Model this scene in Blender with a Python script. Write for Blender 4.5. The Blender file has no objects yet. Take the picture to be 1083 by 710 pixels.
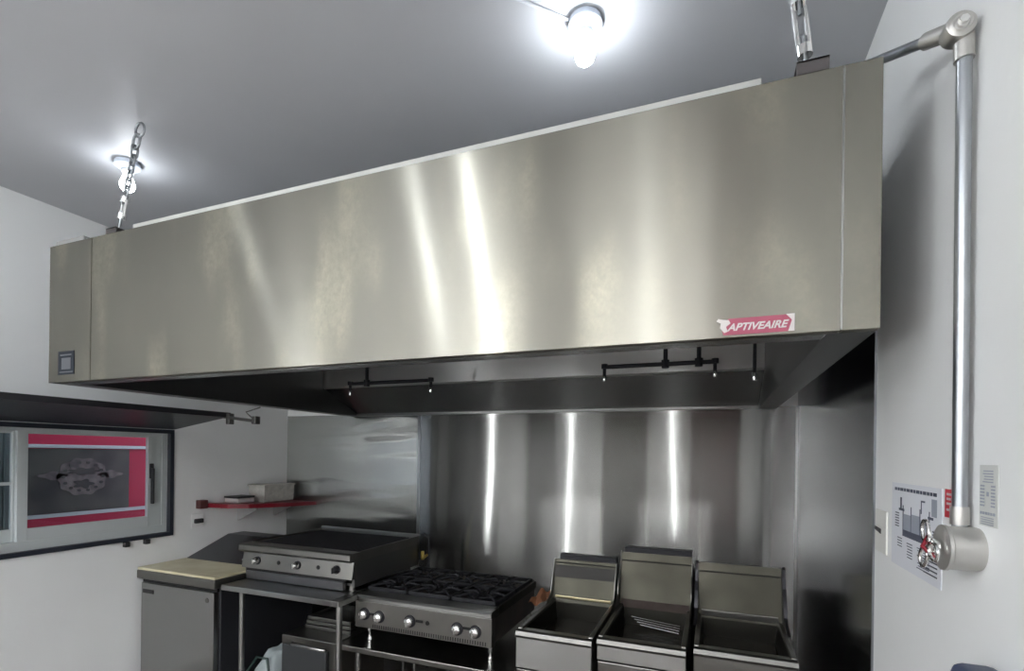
import bpy, bmesh, math, random
from mathutils import Vector, Matrix
random.seed(7)
S = bpy.context.scene
COL = S.collection
PI = math.pi

# ---------------------------------------------------------------- camera
F, CY, YAW, ROLL, EYE = 541.0, 481.05, .376, .0127, 1.62
cd = bpy.data.cameras.new('camera'); cam = bpy.data.objects.new('camera', cd); COL.objects.link(cam)
cd.sensor_fit = 'HORIZONTAL'; cd.sensor_width = 36; cd.lens = F / 1083 * 36
cd.shift_y = (CY - 355) / 1083; cd.shift_x = 0.0; cd.clip_start = .02
fw = Vector((-math.sin(YAW), math.cos(YAW), 0)); rt = Vector((math.cos(YAW), math.sin(YAW), 0)); up = Vector((0, 0, 1))
r2 = rt * math.cos(ROLL) + up * math.sin(ROLL); u2 = -rt * math.sin(ROLL) + up * math.cos(ROLL)
M = Matrix((r2, u2, -fw)).transposed().to_4x4(); M.translation = (0, 0, EYE)
cam.matrix_world = M
S.camera = cam
# ---------------------------------------------------------------- world, exposure, lamp strength
w = bpy.data.worlds.new('world'); S.world = w; w.use_nodes = True
w.node_tree.nodes['Background'].inputs[0].default_value = (.62, .72, .9, 1)
w.node_tree.nodes['Background'].inputs[1].default_value = .8
S.view_settings.view_transform = 'Standard'; S.view_settings.look = 'None'
S.view_settings.gamma = 1; S.view_settings.use_curve_mapping = False
S.view_settings.exposure = 1.65
BULB = 150.0
LAMPS = [(-.392, 1.572, .16), (-2.613, 1.587, .075),        # the two lamps in view above the hood
         (-1.80, -.25, .42), (-1.30, .05, .42), (-3.05, .0, .10), (-.46, -1.2, .12)]
TUBES = [((-3.478, -.85), (1, 0), 'left wall'), ((-2.72, -3.3), (0, 1), 'wall behind the viewer, left of the door'), ((-.72, -3.3), (0, 1), 'wall behind the viewer, right of the door')]
TUBE = 26.0    # upright light tubes on the walls behind the viewer: the bright lines mirrored in the splash steel
FILL_PANEL = 14.5   # two unseen fill panels, added to brighten the room
FILL_PANELS = [(-2.5, -2.3), (-.65, -2.3)]
# ---------------------------------------------------------------- room numbers
XL, XR, YB, YF, ZC = -3.478, .466, 3.45, -3.3, 2.988
HX0, HX1, HY0, HY1, HZ0, HZ1 = -2.78, .344, 1.3685, 3.42, 1.915, 2.525

# ---------------------------------------------------------------- materials
MATS = {}
def mat(name, col, rough=.5, metal=0., **k):
    if name in MATS: return MATS[name]
    m = bpy.data.materials.new(name); m.use_nodes = True; MATS[name] = m
    nt = m.node_tree; N = nt.nodes; L = nt.links; b = N['Principled BSDF']
    b.inputs['Base Color'].default_value = (*col, 1); b.inputs['Roughness'].default_value = rough
    b.inputs['Metallic'].default_value = metal
    if 'emit' in k:
        b.inputs['Emission Color'].default_value = (*k.get('ecol', col), 1); b.inputs['Emission Strength'].default_value = k['emit']
    if 'trans' in k: b.inputs['Transmission Weight'].default_value = k['trans']
    if 'spec' in k: b.inputs['Specular IOR Level'].default_value = k['spec']
    tc = N.new('ShaderNodeTexCoord')
    def noise(scale, sv=(1, 1, 1), detail=3, rough_=.5):
        mp = N.new('ShaderNodeMapping'); mp.inputs['Scale'].default_value = sv
        n = N.new('ShaderNodeTexNoise'); n.inputs['Scale'].default_value = scale; n.inputs['Detail'].default_value = min(detail, 2.2)
        n.inputs['Roughness'].default_value = rough_
        L.new(tc.outputs['Object'], mp.inputs[0]); L.new(mp.outputs[0], n.inputs['Vector']); return n
    if 'aniso' in k:
        b.inputs['Anisotropic'].default_value = k['aniso']; b.inputs['Anisotropic Rotation'].default_value = k.get('rot', 0)
        t = N.new('ShaderNodeTangent'); t.direction_type = 'UV_MAP'; t.uv_map = 'UVMap'
        L.new(t.outputs[0], b.inputs['Tangent'])
    if 'mottle' in k:      # (amount, scale, stretch, second colour)
        a, sc, sv, c2 = k['mottle']
        n = noise(sc, sv, 5, .6); r = N.new('ShaderNodeValToRGB')
        r.color_ramp.elements[0].position = .5 - a; r.color_ramp.elements[1].position = .5 + a
        r.color_ramp.elements[0].color = (*col, 1); r.color_ramp.elements[1].color = (*c2, 1)
        L.new(n.outputs['Fac'], r.inputs[0]); L.new(r.outputs[0], b.inputs['Base Color'])
    if 'rvar' in k:
        a, sc, sv = k['rvar']; n = noise(sc, sv, 5, .65); mr = N.new('ShaderNodeMapRange')
        mr.inputs['From Min'].default_value = .3; mr.inputs['From Max'].default_value = .7
        mr.inputs['To Min'].default_value = rough - a; mr.inputs['To Max'].default_value = rough + a
        L.new(n.outputs['Fac'], mr.inputs[0]); L.new(mr.outputs[0], b.inputs['Roughness'])
    prev = None
    for (st, dist, sc, sv) in k.get('bumps', []):
        n = noise(sc, sv, 1.5); bp = N.new('ShaderNodeBump'); bp.inputs['Strength'].default_value = st; bp.inputs['Distance'].default_value = dist
        L.new(n.outputs['Fac'], bp.inputs['Height'])
        if prev: L.new(prev.outputs[0], bp.inputs['Normal'])
        prev = bp
    if prev: L.new(prev.outputs[0], b.inputs['Normal'])
    if 'brush' in k:     # brushed metal: (roughness, anisotropy, rotation, share of a broad rough lobe)
        rr, an, ro, mixf = k['brush']; g = N.new('ShaderNodeBsdfAnisotropic'); g.distribution = 'GGX'
        g.inputs['Roughness'].default_value = rr; g.inputs['Anisotropy'].default_value = an; g.inputs['Rotation'].default_value = ro
        t = N.new('ShaderNodeTangent'); t.direction_type = 'UV_MAP'; t.uv_map = 'UVMap'; L.new(t.outputs[0], g.inputs['Tangent'])
        g.inputs['Color'].default_value = (*col, 1)
        if b.inputs['Base Color'].links: L.new(b.inputs['Base Color'].links[0].from_socket, g.inputs['Color'])
        if prev: L.new(prev.outputs[0], g.inputs['Normal'])
        if 'drips' in k:
            n = noise(3.4, (1.8, 1, .6), 1.0, .5); rp = N.new('ShaderNodeMapRange'); rp.interpolation_type = 'SMOOTHERSTEP'; rp.inputs['From Min'].default_value = .42; rp.inputs['From Max'].default_value = .85
            n2 = noise(55, (1, 1, .8), 2.2, .7); mm = N.new('ShaderNodeMath'); mm.operation = 'MULTIPLY'
            L.new(n.outputs['Fac'], rp.inputs[0]); L.new(rp.outputs[0], mm.inputs[0]); L.new(n2.outputs['Fac'], mm.inputs[1])
            cm = N.new('ShaderNodeMix'); cm.data_type = 'RGBA'; cm.inputs[7].default_value = (*k['drips'], 1)
            L.new(mm.outputs[0], cm.inputs[0]); L.new(b.inputs['Base Color'].links[0].from_socket, cm.inputs[6])
            L.new(cm.outputs[2], b.inputs['Base Color']); L.new(cm.outputs[2], g.inputs['Color'])
            rm = N.new('ShaderNodeMapRange'); rm.interpolation_type = 'SMOOTHERSTEP'; rm.inputs['To Min'].default_value = rr - .008; rm.inputs['To Max'].default_value = rr + .022
            rm.inputs['From Min'].default_value = .35; rm.inputs['From Max'].default_value = .7
            
        mx = N.new('ShaderNodeMixShader'); mx.inputs[0].default_value = mixf
        L.new(g.outputs[0], mx.inputs[1]); L.new(b.outputs[0], mx.inputs[2]); L.new(mx.outputs[0], N['Material Output'].inputs['Surface'])
    return m

white_wall = mat('white_wall', (.86, .87, .86), .45, mottle=(.25, 1.7, (1, 1, 1), (.82, .83, .825)), bumps=[(.15, .004, 30, (1, 1, 1)), (.2, .01, 2.5, (1, 1, 1))])
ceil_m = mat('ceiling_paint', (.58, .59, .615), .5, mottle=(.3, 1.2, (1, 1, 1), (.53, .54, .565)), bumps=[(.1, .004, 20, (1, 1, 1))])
floor_m = mat('floor_tile', (.20, .17, .15), .45, mottle=(.2, 3, (1, 1, 1), (.13, .12, .11)))
hood_m = mat('hood_steel', (.205, .200, .176), .5, 1, brush=(.26, .73, 0, .35), drips=(.46, .435, .34), mottle=(.35, 1.5, (1.4, 1, .5), (.27, .26, .22)), bumps=[(.06, .01, 1.3, (1, 1, .5))])
hood_in = mat('hood_inner_steel', (.45, .45, .45), .4, 1, brush=(.26, .72, 0, .2), bumps=[(.12, .01, 2.0, (1, 1, .6))])
hood_end = mat('hood_end_steel', (.13, .13, .13), .35, 1)
back_m = mat('splash_steel', (.27, .27, .262), .4, 1, brush=(.178, .87, 0, .12), mottle=(.3, 1.1, (2.2, 1, .15), (.22, .22, .21)), bumps=[(.13, .02, 1.6, (1.5, 1, .45))])
backv_m = mat('splash_steel_crossgrain', (.36, .37, .36), .4, 1, brush=(.20, .80, .25, .2), bumps=[(.9, .02, 3.0, (.35, 1, 1.5))])
side_m = mat('side_panel_steel', (.30, .315, .34), .17, 1, bumps=[(.2, .01, 2.2, (1, 1, .3))])
steel = mat('stainless_steel', (.34, .34, .33), .28, 1, aniso=.6, rot=.25)
steel_d = mat('worn_stainless_steel', (.17, .167, .157), .36, 1, aniso=.5, mottle=(.3, 5, (1, 1, 1), (.22, .215, .20)), rvar=(.03, 4, (1, 1, 1)))
steel_g = mat('greasy_steel', (.045, .044, .035), .45, 1, mottle=(.3, 4, (1, 1, 1), (.085, .082, .066)), rvar=(.05, 9, (1, 1, 1)))
steel_b = mat('burnt_steel', (.020, .009, .006), .6, .3, mottle=(.2, 12, (1, 1, 1), (.035, .022, .016)))
galv = mat('galvanised_steel', (.40, .42, .44), .34, 1)
chrome = mat('chrome', (.85, .85, .84), .12, 1)
castal = mat('cast_aluminium', (.52, .51, .485), .4, .8, bumps=[(.2, .002, 60, (1, 1, 1))])
iron = mat('cast_iron', (.012, .012, .015), .6, 0, spec=.3, bumps=[(.3, .003, 60, (1, 1, 1))])
black = mat('black_enamel', (.012, .012, .016), .45, spec=.3)
blackp = mat('black_plastic', (.02, .02, .022), .4)
slot_m = mat('matte_black', (.008, .008, .008), .8)  # flat black for slots, holes, gaskets and plinths
navy = mat('shutter_paint', (.018, .022, .033), .4, bumps=[(.3, .004, 8, (8, 1, 1))])
alu = mat('window_aluminium', (.60, .64, .64), .35, .25)
red = mat('red_plastic', (.21, .007, .018), .35)
redsign = mat('sign_red', (.50, .03, .075), .4)
signdark = mat('sign_dark', (.07, .065, .065), .35, mottle=(.2, 3, (1, 1, 1), (.16, .155, .13)))
signpale = mat('sign_pale_print', (.26, .215, .205), .5, mottle=(.15, 14, (1, 1, 1), (.13, .11, .11)))
corr = mat('corrugated_sheet', (.14, .17, .165), .5)
paper = mat('paper', (.74, .76, .80), .6)
ink = mat('ink', (.09, .10, .14), .6)
inkm = mat('ink_grey', (.33, .36, .42), .6)
board_m = mat('cutting_board', (.66, .62, .46), .5, mottle=(.25, 5, (1, 1, 1), (.50, .44, .27)))
tub_m = mat('cloudy_tub', (.50, .49, .45), .4, mottle=(.2, 25, (1, 1, 1), (.36, .35, .32)))
stick_red = mat('sticker_red', (.34, .055, .10), .5)
stick_w = mat('sticker_white', (.58, .54, .53), .5)
label_m = mat('label_plate', (.02, .025, .032), .7, spec=.2)
caulk = mat('white_flange', (.50, .505, .48), .5)
glass = mat('window_glass', (.9, .95, .95), .02, trans=1)
porcelain = mat('lamp_holder_plastic', (.60, .66, .74), .35)
def bulb_mat(s): return mat('lit_bulb_%d' % round(s * 100), (1, 1, 1), .5, emit=BULB * s, ecol=(.90, .95, 1))
cloth_o = mat('orange_cloth', (.50, .23, .12), .8)
bag_m = mat('pale_plastic_bag', (.38, .43, .44), .35)
bluep = mat('blue_grey_plastic', (.05, .065, .12), .4)
hose_m = mat('dark_hose', (.01, .03, .025), .4)
yellow = mat('brass', (.6, .45, .12), .35, 1)

# ---------------------------------------------------------------- mesh helpers
def nb(): return bmesh.new()
def box(bm, x0, x1, y0, y1, z0, z1, bev=0., seg=2):
    vs = [bm.verts.new((x, y, z)) for x in (x0, x1) for y in (y0, y1) for z in (z0, z1)]
    q = [(0, 1, 3, 2), (4, 6, 7, 5), (0, 4, 5, 1), (2, 3, 7, 6), (0, 2, 6, 4), (1, 5, 7, 3)]
    fs = [bm.faces.new([vs[i] for i in f]) for f in q]
    if bev > 0:
        es = list({e for f in fs for e in f.edges})
        bmesh.ops.bevel(bm, geom=es, offset=bev, segments=seg, profile=.5, affect='EDGES')
    return bm
def prism(bm, poly, axis, a, b):
    """polygon extruded along axis; poly holds the other two coordinates in xyz order"""
    def P(p, t):
        return {'x': (t, p[0], p[1]), 'y': (p[0], t, p[1]), 'z': (p[0], p[1], t)}[axis]
    A = [bm.verts.new(P(p, a)) for p in poly]; B = [bm.verts.new(P(p, b)) for p in poly]
    n = len(poly); fs = [bm.faces.new(A), bm.faces.new(B[::-1])]
    for i in range(n): fs.append(bm.faces.new((A[i], B[i], B[(i + 1) % n], A[(i + 1) % n])))
    bmesh.ops.recalc_face_normals(bm, faces=fs); return bm
def tube(bm, pts, r, n=12, closed=False, caps=True):
    pts = [Vector(p) for p in pts]; rings = []; N = len(pts); prev = None
    for i, p in enumerate(pts):
        if closed: t = pts[(i + 1) % N] - pts[i - 1]
        else: t = pts[min(i + 1, N - 1)] - pts[max(i - 1, 0)]
        t.normalize()
        if prev is None:
            a = Vector((0, 0, 1)) if abs(t.z) < .9 else Vector((1, 0, 0)); s = t.cross(a).normalized()
        else:
            s = (prev - t * prev.dot(t)).normalized()
        prev = s; c = t.cross(s); rr = r[i] if isinstance(r, (list, tuple)) else r
        rings.append([bm.verts.new(p + (s * math.cos(2 * PI * k / n) + c * math.sin(2 * PI * k / n)) * rr) for k in range(n)])
    for i in range(N if closed else N - 1):
        A, B = rings[i], rings[(i + 1) % N]
        off = 0
        if closed and i == N - 1:
            off = min(range(n), key=lambda o: (A[0].co - B[o].co).length)
        for k in range(n): bm.faces.new((A[k], A[(k + 1) % n], B[(k + 1 + off) % n], B[(k + off) % n]))
    if caps and not closed: bm.faces.new(rings[0][::-1]); bm.faces.new(rings[-1])
    return bm
def cyl(bm, p, q, r, n=24): return tube(bm, [p, q], r, n)
def lathe(bm, c, d, prof, n=32):
    """prof: (radius, distance along d) list"""
    c = Vector(c); d = Vector(d).normalized(); a = Vector((0, 0, 1)) if abs(d.z) < .9 else Vector((1, 0, 0))
    s = d.cross(a).normalized(); t = d.cross(s); rings = []
    for r, h in prof:
        if r < 1e-6: rings.append([bm.verts.new(c + d * h)])
        else: rings.append([bm.verts.new(c + d * h + (s * math.cos(2 * PI * k / n) + t * math.sin(2 * PI * k / n)) * r) for k in range(n)])
    for A, B in zip(rings, rings[1:]):
        for k in range(n):
            if len(A) == 1 and len(B) == 1: break
            if len(A) == 1: bm.faces.new((A[0], B[(k + 1) % n], B[k]))
            elif len(B) == 1: bm.faces.new((A[k], A[(k + 1) % n], B[0]))
            else: bm.faces.new((A[k], A[(k + 1) % n], B[(k + 1) % n], B[k]))
    bmesh.ops.recalc_face_normals(bm, faces=bm.faces[:]); return bm
def obj(name, bm, m, parent=None, smooth=False, loc=None):
    me = bpy.data.meshes.new(name)
    bmesh.ops.recalc_face_normals(bm, faces=bm.faces[:])
    if parent is not None: o0 = origin(parent)
    elif loc is not None: o0 = Vector(loc)
    else:
        xs = [v.co.x for v in bm.verts]; ys = [v.co.y for v in bm.verts]; zs = [v.co.z for v in bm.verts]
        o0 = Vector(((min(xs) + max(xs)) / 2, (min(ys) + max(ys)) / 2, min(zs)))
    for v in bm.verts: v.co -= o0
    uv = bm.loops.layers.uv.new('UVMap')
    for f in bm.faces:
        f.normal_update(); n = f.normal
        u = Vector((1, 0, 0)) if abs(n.z) > .95 else Vector((0, 0, 1)).cross(n).normalized()
        v = n.cross(u)
        for l in f.loops: l[uv].uv = (l.vert.co.dot(u), l.vert.co.dot(v))
        f.smooth = smooth
    bm.to_mesh(me); bm.free()
    if smooth:
        try: me.set_sharp_from_angle(angle=math.radians(40))
        except Exception: pass
    me.materials.append(m)
    o = bpy.data.objects.new(name, me); COL.objects.link(o)
    if parent is not None: o.parent = parent
    else: o.location = o0
    o['_o'] = list(o0)
    return o
def origin(p): return Vector(p['_o'])
def thing(name, label, cat, loc, group=None):
    o = bpy.data.objects.new(name, None); COL.objects.link(o); o.location = loc; o['_o'] = list(loc)
    o.empty_display_size = .1
    return tag(o, label, cat, group)
def tag(o, label=None, cat=None, group=None, kind=None):
    if label: o['label'] = label
    if cat: o['category'] = cat
    if group: o['group'] = group
    if kind: o['kind'] = kind
    return o
def struct(name, bm, m, label=None):
    return tag(obj(name, bm, m), label, None, None, 'structure')
def text_bm(s, size, shear=0., bold=0., extr=.0006):
    cu = bpy.data.curves.new('t', 'FONT'); cu.body = s; cu.size = size; cu.shear = shear; cu.offset = bold; cu.extrude = extr
    cu.align_x = 'LEFT'; ob = bpy.data.objects.new('t', cu); COL.objects.link(ob)
    dg = bpy.context.evaluated_depsgraph_get(); me = bpy.data.meshes.new_from_object(ob.evaluated_get(dg))
    bm = nb(); bm.from_mesh(me); bpy.data.objects.remove(ob); bpy.data.curves.remove(cu); bpy.data.meshes.remove(me); return bm

# ================================================================ room shell
T = .12
struct('floor', box(nb(), XL - T, XR + T, YF - T, YB + T, -.1, 0), floor_m)
struct('ceiling', box(nb(), XL - T, XR + T, YF - T, YB + T, ZC, ZC + .1), ceil_m)
struct('wall_back', box(nb(), XL - T, XR + T, YB, YB + T, 0, ZC), white_wall)
struct('wall_right', box(nb(), XR, XR + T, YF, YB, 0, ZC), white_wall)
struct('wall_front', box(nb(), XL - T, XR + T, YF - T, YF, 0, ZC), white_wall)
WY0, WY1, WZ0, WZ1 = .84, 2.43, 1.034, 1.76
b = nb()
box(b, XL - T, XL, YF, WY0, 0, ZC); box(b, XL - T, XL, WY1, YB, 0, ZC)
box(b, XL - T, XL, WY0, WY1, 0, WZ0); box(b, XL - T, XL, WY0, WY1, WZ1, ZC)
struct('wall_left', b, white_wall)
# door added out of view, a dark band for the steel to mirror
d = struct('added_door_1', box(nb(), -2.1, -1.2, YF, YF + .04, 0, 2.05, .004), mat('door_paint', (.10, .09, .08), .5))
obj('door_handle', lathe(nb(), (-1.28, YF + .04, 1.0), (0, 1, 0), [(.0, .05), (.025, .05), (.03, .03), (.012, .02), (.012, 0)]), chrome, d, True)

# tall appliances added out of view, dark bands for the steel to mirror
def upright(label, x0, x1, y0, y1, h, m, front):
    t = thing('added_appliance', label, 'refrigerator', ((x0 + x1) / 2, (y0 + y1) / 2, 0))
    obj('cabinet', box(nb(), x0, x1, y0, y1, .06, h, .006), m, t)
    obj('plinth', box(nb(), x0 + .02, x1 - .02, y0 + .02, y1 - .02, 0, .06), slot_m, t)
    b = nb()
    if front == 'y':
        obj('door', box(nb(), x0 + .01, x1 - .01, y1 + .002, y1 + .04, .12, h - .06, .005), m, t); box(b, x0 + .04, x0 + .06, y1 + .04, y1 + .07, .8, 1.2, .004)
    else:
        obj('door', box(nb(), x1 + .002, x1 + .04, y0 + .01, y1 - .01, .12, h - .06, .005), m, t); box(b, x1 + .04, x1 + .07, y0 + .04, y0 + .06, .8, 1.2, .004)
    obj('handle', b, steel, t)
dk = mat('dark_appliance', (.035, .035, .038), .45)
upright('unseen tall black refrigerator added in the corner behind the viewer on the left', -3.44, -2.84, -3.26, -2.6, 1.95, dk, 'y')
upright('unseen tall dark red refrigerator added behind the viewer near the right wall', -.42, .40, -3.26, -2.6, 1.95, mat('dark_red_appliance', (.10, .018, .018), .45), 'y')
upright('unseen shallow black cabinet added against the left wall beyond the frame', XL + .005, -3.29, -.30, .50, 1.7, dk, 'x')

# ---------------------------------------------------------------- window
b = nb(); fx0, fx1 = XL - .03, XL + .012
tw = .026
for (y0, y1, z0, z1) in ((WY0, WY1, WZ1 - tw, WZ1), (WY0, WY1, WZ0, WZ0 + tw), (WY0, WY0 + tw, WZ0 + tw, WZ1 - tw), (WY1 - tw, WY1, WZ0 + tw, WZ1 - tw)):
    box(b, XL - T, fx1, y0, y1, z0, z1)
win = struct('window_1', b, navy)
b = nb(); iy0, iy1, iz0, iz1 = WY0 + tw, WY1 - tw, WZ0 + tw, WZ1 - tw
fw_ = .04
for (y0, y1, z0, z1) in ((iy0, iy1, iz1 - .018, iz1), (iy0, iy1, iz0, iz0 + fw_ * 1.3), (iy0, iy0 + fw_, iz0 + fw_ * 1.3, iz1 - .018), (iy1 - fw_ * .9, iy1, iz0 + fw_ * 1.3, iz1 - .018)):
    box(b, XL - .085, XL - .02, y0, y1, z0, z1)
obj('window_frame', b, alu, win)
def sash(y0, y1, x0, muntin):
    s = .048; b = nb(); z0, z1 = iz0 + fw_ * 1.3, iz1 - .018
    q = s * (1.9 if not muntin else 1)
    box(b, x0, x0 + .025, y0, y0 + s, z0, z1, .002); box(b, x0, x0 + .025, y1 - q, y1, z0, z1, .002)
    box(b, x0 + .002, x0 + .023, y0 + s - .003, y1 - q + .003, z0, z0 + s * 1.4); box(b, x0 + .002, x0 + .023, y0 + s - .003, y1 - q + .003, z1 - .014, z1)
    if muntin: box(b, x0 + .002, x0 + .023, y0 + s - .003, y1 - q + .003, 1.42, 1.436)
    o = obj('sash', b, alu, win)
    p = obj('pane', box(nb(), x0 + .010, x0 + .014, y0 + s * .5, y1 - s * .5, z0 + s * .5, z1 - .007), glass, o)
    return o
sash(iy0 + fw_, 1.63, XL - .08, True)
s2 = sash(1.59, iy1 - fw_ * .9, XL - .05, False)
b = nb(); box(b, XL - .025, XL - .012, 2.285, 2.31, 1.43, 1.53, .004); box(b, XL - .018, XL + .006, 2.29, 2.305, 1.26, 1.50, .005)
obj('latch_handle', b, blackp, s2)
for y in (2.11, 2.235):
    obj('sill_clip', box(nb(), XL, XL + .03, y, y + .03, WZ0 - .032, WZ0, .003), blackp, win)
# raised shutter
SX, SZ = -2.945, 1.844
sh = thing('window_shutter', 'dark navy shutter panel propped up above the window', 'shutter', (XL + .02, (WY0 + WY1) / 2, WZ1))
ax, az = XL + .014, WZ1 + .004
b = nb(); prism(b, [(ax, az), (SX, SZ), (SX - .003, SZ + .022), (ax, az + .022)], 'y', WY0 - .3, WY1)
obj('panel', b, navy, sh)
b = nb(); prism(b, [(SX - .03, SZ - .012), (SX + .006, SZ - .006), (SX + .004, SZ + .026), (SX - .034, SZ + .022)], 'y', WY0 - .3, WY1 + .004)
obj('edge_strip', b, mat('dark_frame', (.05, .05, .055), .4, .5), sh)
b = nb(); tube(b, [(SX - .04, 2.40, SZ + .0), (SX + .15, 2.42, SZ - .022), (SX + .21, 2.44, SZ - .03)], .010, 8)
box(b, SX + .2, SX + .235, 2.42, 2.46, SZ - .05, SZ + .0, .004); box(b, SX + .0, SX + .03, 2.40, 2.44, SZ - .05, SZ + .02, .004)
tube(b, [(SX + .2, 2.44, SZ - .02), (SX + .12, 2.45, SZ + .03), (SX + .22, 2.47, SZ + .06)], .005, 6)
obj('prop_rod', b, steel_d, sh)

# ---------------------------------------------------------------- outside the window: red sign box and corrugated sheet
sg = thing('sign_box', 'red sign box with dark panel and round emblem outside the window', 'sign', (-4.02, 2.1, .9))
obj('body', box(nb(), -4.12, -4.0, 1.72, 3.0, .9, 2.0, .01), redsign, sg)
obj('panel', box(nb(), -4.0, -3.99, 1.84, 2.46, 1.20, 1.62), signdark, sg)
b = nb(); box(b, -4.0, -3.975, 1.78, 2.62, 1.625, 1.648, .003); box(b, -4.0, -3.975, 1.78, 2.66, 1.175, 1.198, .003)
obj('trim_strip', b, alu, sg)
b = nb()
def blob(b, cy, cz, ry, rz, x=-3.988, n=36, lob=.0, nl=6):
    vs = [b.verts.new((x, cy + ry * (1 + lob * math.cos(nl * a)) * math.cos(a), cz + rz * (1 + lob * math.cos(nl * a)) * math.sin(a))) for a in [2 * PI * k / n for k in range(n)]]
    f = b.faces.new(vs); r = bmesh.ops.extrude_face_region(b, geom=[f]); bmesh.ops.translate(b, verts=[v for v in r['geom'] if isinstance(v, bmesh.types.BMVert)], vec=(.002, 0, 0))
blob(b, 2.165, 1.435, .150, .125, lob=.05, nl=10, n=60)
for dy in (-.17, .17): blob(b, 2.165 + dy, 1.445, .07, .025, lob=.2, nl=4)
em = obj('emblem', b, signpale, sg)
b = nb(); blob(b, 2.165, 1.47, .085, .022, -3.985, lob=.2, nl=7, n=48); blob(b, 2.165, 1.385, .055, .028, -3.985, lob=.25, nl=5, n=48); obj('emblem_centre', b, signdark, em)
b = nb()
for k in range(14):
    a = 2 * PI * k / 14; blob(b, 2.165 + .118 * math.cos(a), 1.435 + .096 * math.sin(a), .012, .010, -3.983, n=10)
obj('emblem_border', b, signdark, em)
b = nb()
for k in range(30):
    y = 1.0 + k * .024; tube(b, [(-3.86, y, .8), (-3.86, y, 2.1)], .011, 6)
box(b, -3.9, -3.862, .99, 1.72, .8, 2.1)
tag(obj('corrugated_sheet', b, corr), 'dark green corrugated sheet seen through the left window pane', 'sheet')
tag(obj('ground', box(nb(), -9, XL - T - .01, -4, 8, -.1, -.02), floor_m), None, None, None, 'structure')
bpy.data.objects['ground'].name = 'floor_outside'

# ================================================================ steel wall cladding
SEAM = -2.14
def plate(name, label, bm, m): return tag(obj(name, bm, m), label, 'wall panel')
plate('steel_wall_panel', 'wide stainless splash panel on the back wall behind the fryers and range',
      box(nb(), SEAM + .002, XR - .008, YB - .006, YB, 0, 1.93), back_m)
plate('steel_wall_panel', 'narrower stainless panel with horizontal ripples behind the griddle, left of the seam',
      box(nb(), XL + .001, SEAM, YB - .005, YB, 0, 1.93), backv_m)
plate('steel_wall_panel', 'dark reflecting stainless panel on the right wall beside the fryers',
      box(nb(), XR - .006, XR, 1.885, YB - .006, 0, 2.25), side_m)
b = nb(); box(b, SEAM - .012, SEAM + .012, YB - .009, YB - .0062, .0, 1.93)
tag(obj('seam_strip', b, steel), 'thin vertical steel strip covering the joint of the back panels', 'strip')
b = nb(); box(b, XR - .016, XR - .0065, YB - .008, YB - .0062, 0, 1.93)
tag(obj('seam_strip', b, steel), 'thin steel corner strip in the right back corner', 'strip')

# ================================================================ exhaust hood
hd = thing('exhaust_hood', 'long stainless exhaust hood hanging over the cooking line', 'hood', ((HX0 + HX1) / 2, (HY0 + HY1) / 2, HZ0))
EX0, EX1 = -2.482, .268
obj('front_panel', box(nb(), EX0 + .001, EX1 - .001, HY0, HY0 + .03, HZ0, HZ1, .0015), hood_m, hd)
for (x0, x1) in ((HX0, EX0 - .001), (EX1 + .001, HX1)):
    b = nb(); box(b, x0, x1, HY0 + .0005, HY0 + .03, HZ0, HZ1, .0015); obj('corner_panel', b, hood_m, hd)
for x, in ((EX0,), (EX1,)):
    obj('seam', box(nb(), x - .002, x + .002, HY0 - .002, HY0 + .002, HZ0 + .002, HZ1 - .002), steel if x > 0 else hood_m, hd)
EW = .10
for (x0, x1) in ((HX0, HX0 + EW), (HX1 - EW, HX1)):
    obj('end_wall', box(nb(), x0, x1, HY0 + .03, HY1, HZ0, HZ1, .0015), hood_end, hd)
obj('top', box(nb(), HX0 + EW, HX1 - EW, HY0 + .03, HY1, HZ1 - .02, HZ1), hood_in, hd)
b = nb(); prism(b, [(HY1, HZ0 + .01), (HY1, HZ1 - .02), (3.0, HZ1 - .02), (3.0, 2.09), (3.39, HZ0 + .01)], 'x', HX0 + EW, HX1 - EW)
obj('filter_housing', b, hood_in, hd)
b = nb(); prism(b, [(3.03, 2.40), (3.0, 2.40), (2.985, 2.095), (3.0, 2.085)], 'x', HX0 + EW + .002, HX1 - EW - .002); obj('filter_panel', b, mat('filter_steel', (.75, .75, .74), .5, 1, brush=(.30, .65, 0, .45)), hd)
b = nb(); box(b, HX0 + EW, HX1 - EW, HY1 - .05, HY1, HZ0, HZ0 + .018, .003); obj('grease_gutter', b, steel, hd)
b = nb(); prism(b, [(HY0 + .03, HZ0), (HY0 + .09, HZ0), (HY0 + .09, HZ0 + .012), (HY0 + .03, HZ0 + .05)], 'x', HX0 + EW, HX1 - EW); obj('front_gutter', b, hood_in, hd)
obj('top_flange', box(nb(), -2.30, .10, 1.42, 1.44, HZ1, HZ1 + .05, .002), caulk, hd)
# patches on the hood face
b = nb(); box(b, -2.706, -2.592, HY0 - .0016, HY0 - .0002, 1.947, 2.05)
lp = obj('rating_label', b, label_m, hd); tag(lp, 'small dark rating label')
b = nb(); box(b, -2.68, -2.615, HY0 - .0024, HY0 - .0018, 1.97, 2.02); box(b, -2.69, -2.61, HY0 - .0024, HY0 - .0018, 2.03, 2.036); box(b, -2.695, -2.60, HY0 - .0024, HY0 - .0018, 1.956, 1.96)
obj('label_print', b, mat('label_print', (.10, .105, .115), .6, spec=.2), lp)
st = thing('maker_sticker', 'torn red sticker with white slanted lettering on the hood front', 'sticker', (.09, HY0 - .001, 1.921))
b = nb(); prism(b, [(.018, 1.9215), (.172, 1.9215), (.172, 1.9615), (.03, 1.9615), (.02, 1.955), (.012, 1.945)], 'y', HY0 - .0016, HY0 - .0004); obj('backing', b, stick_red, st)
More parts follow.
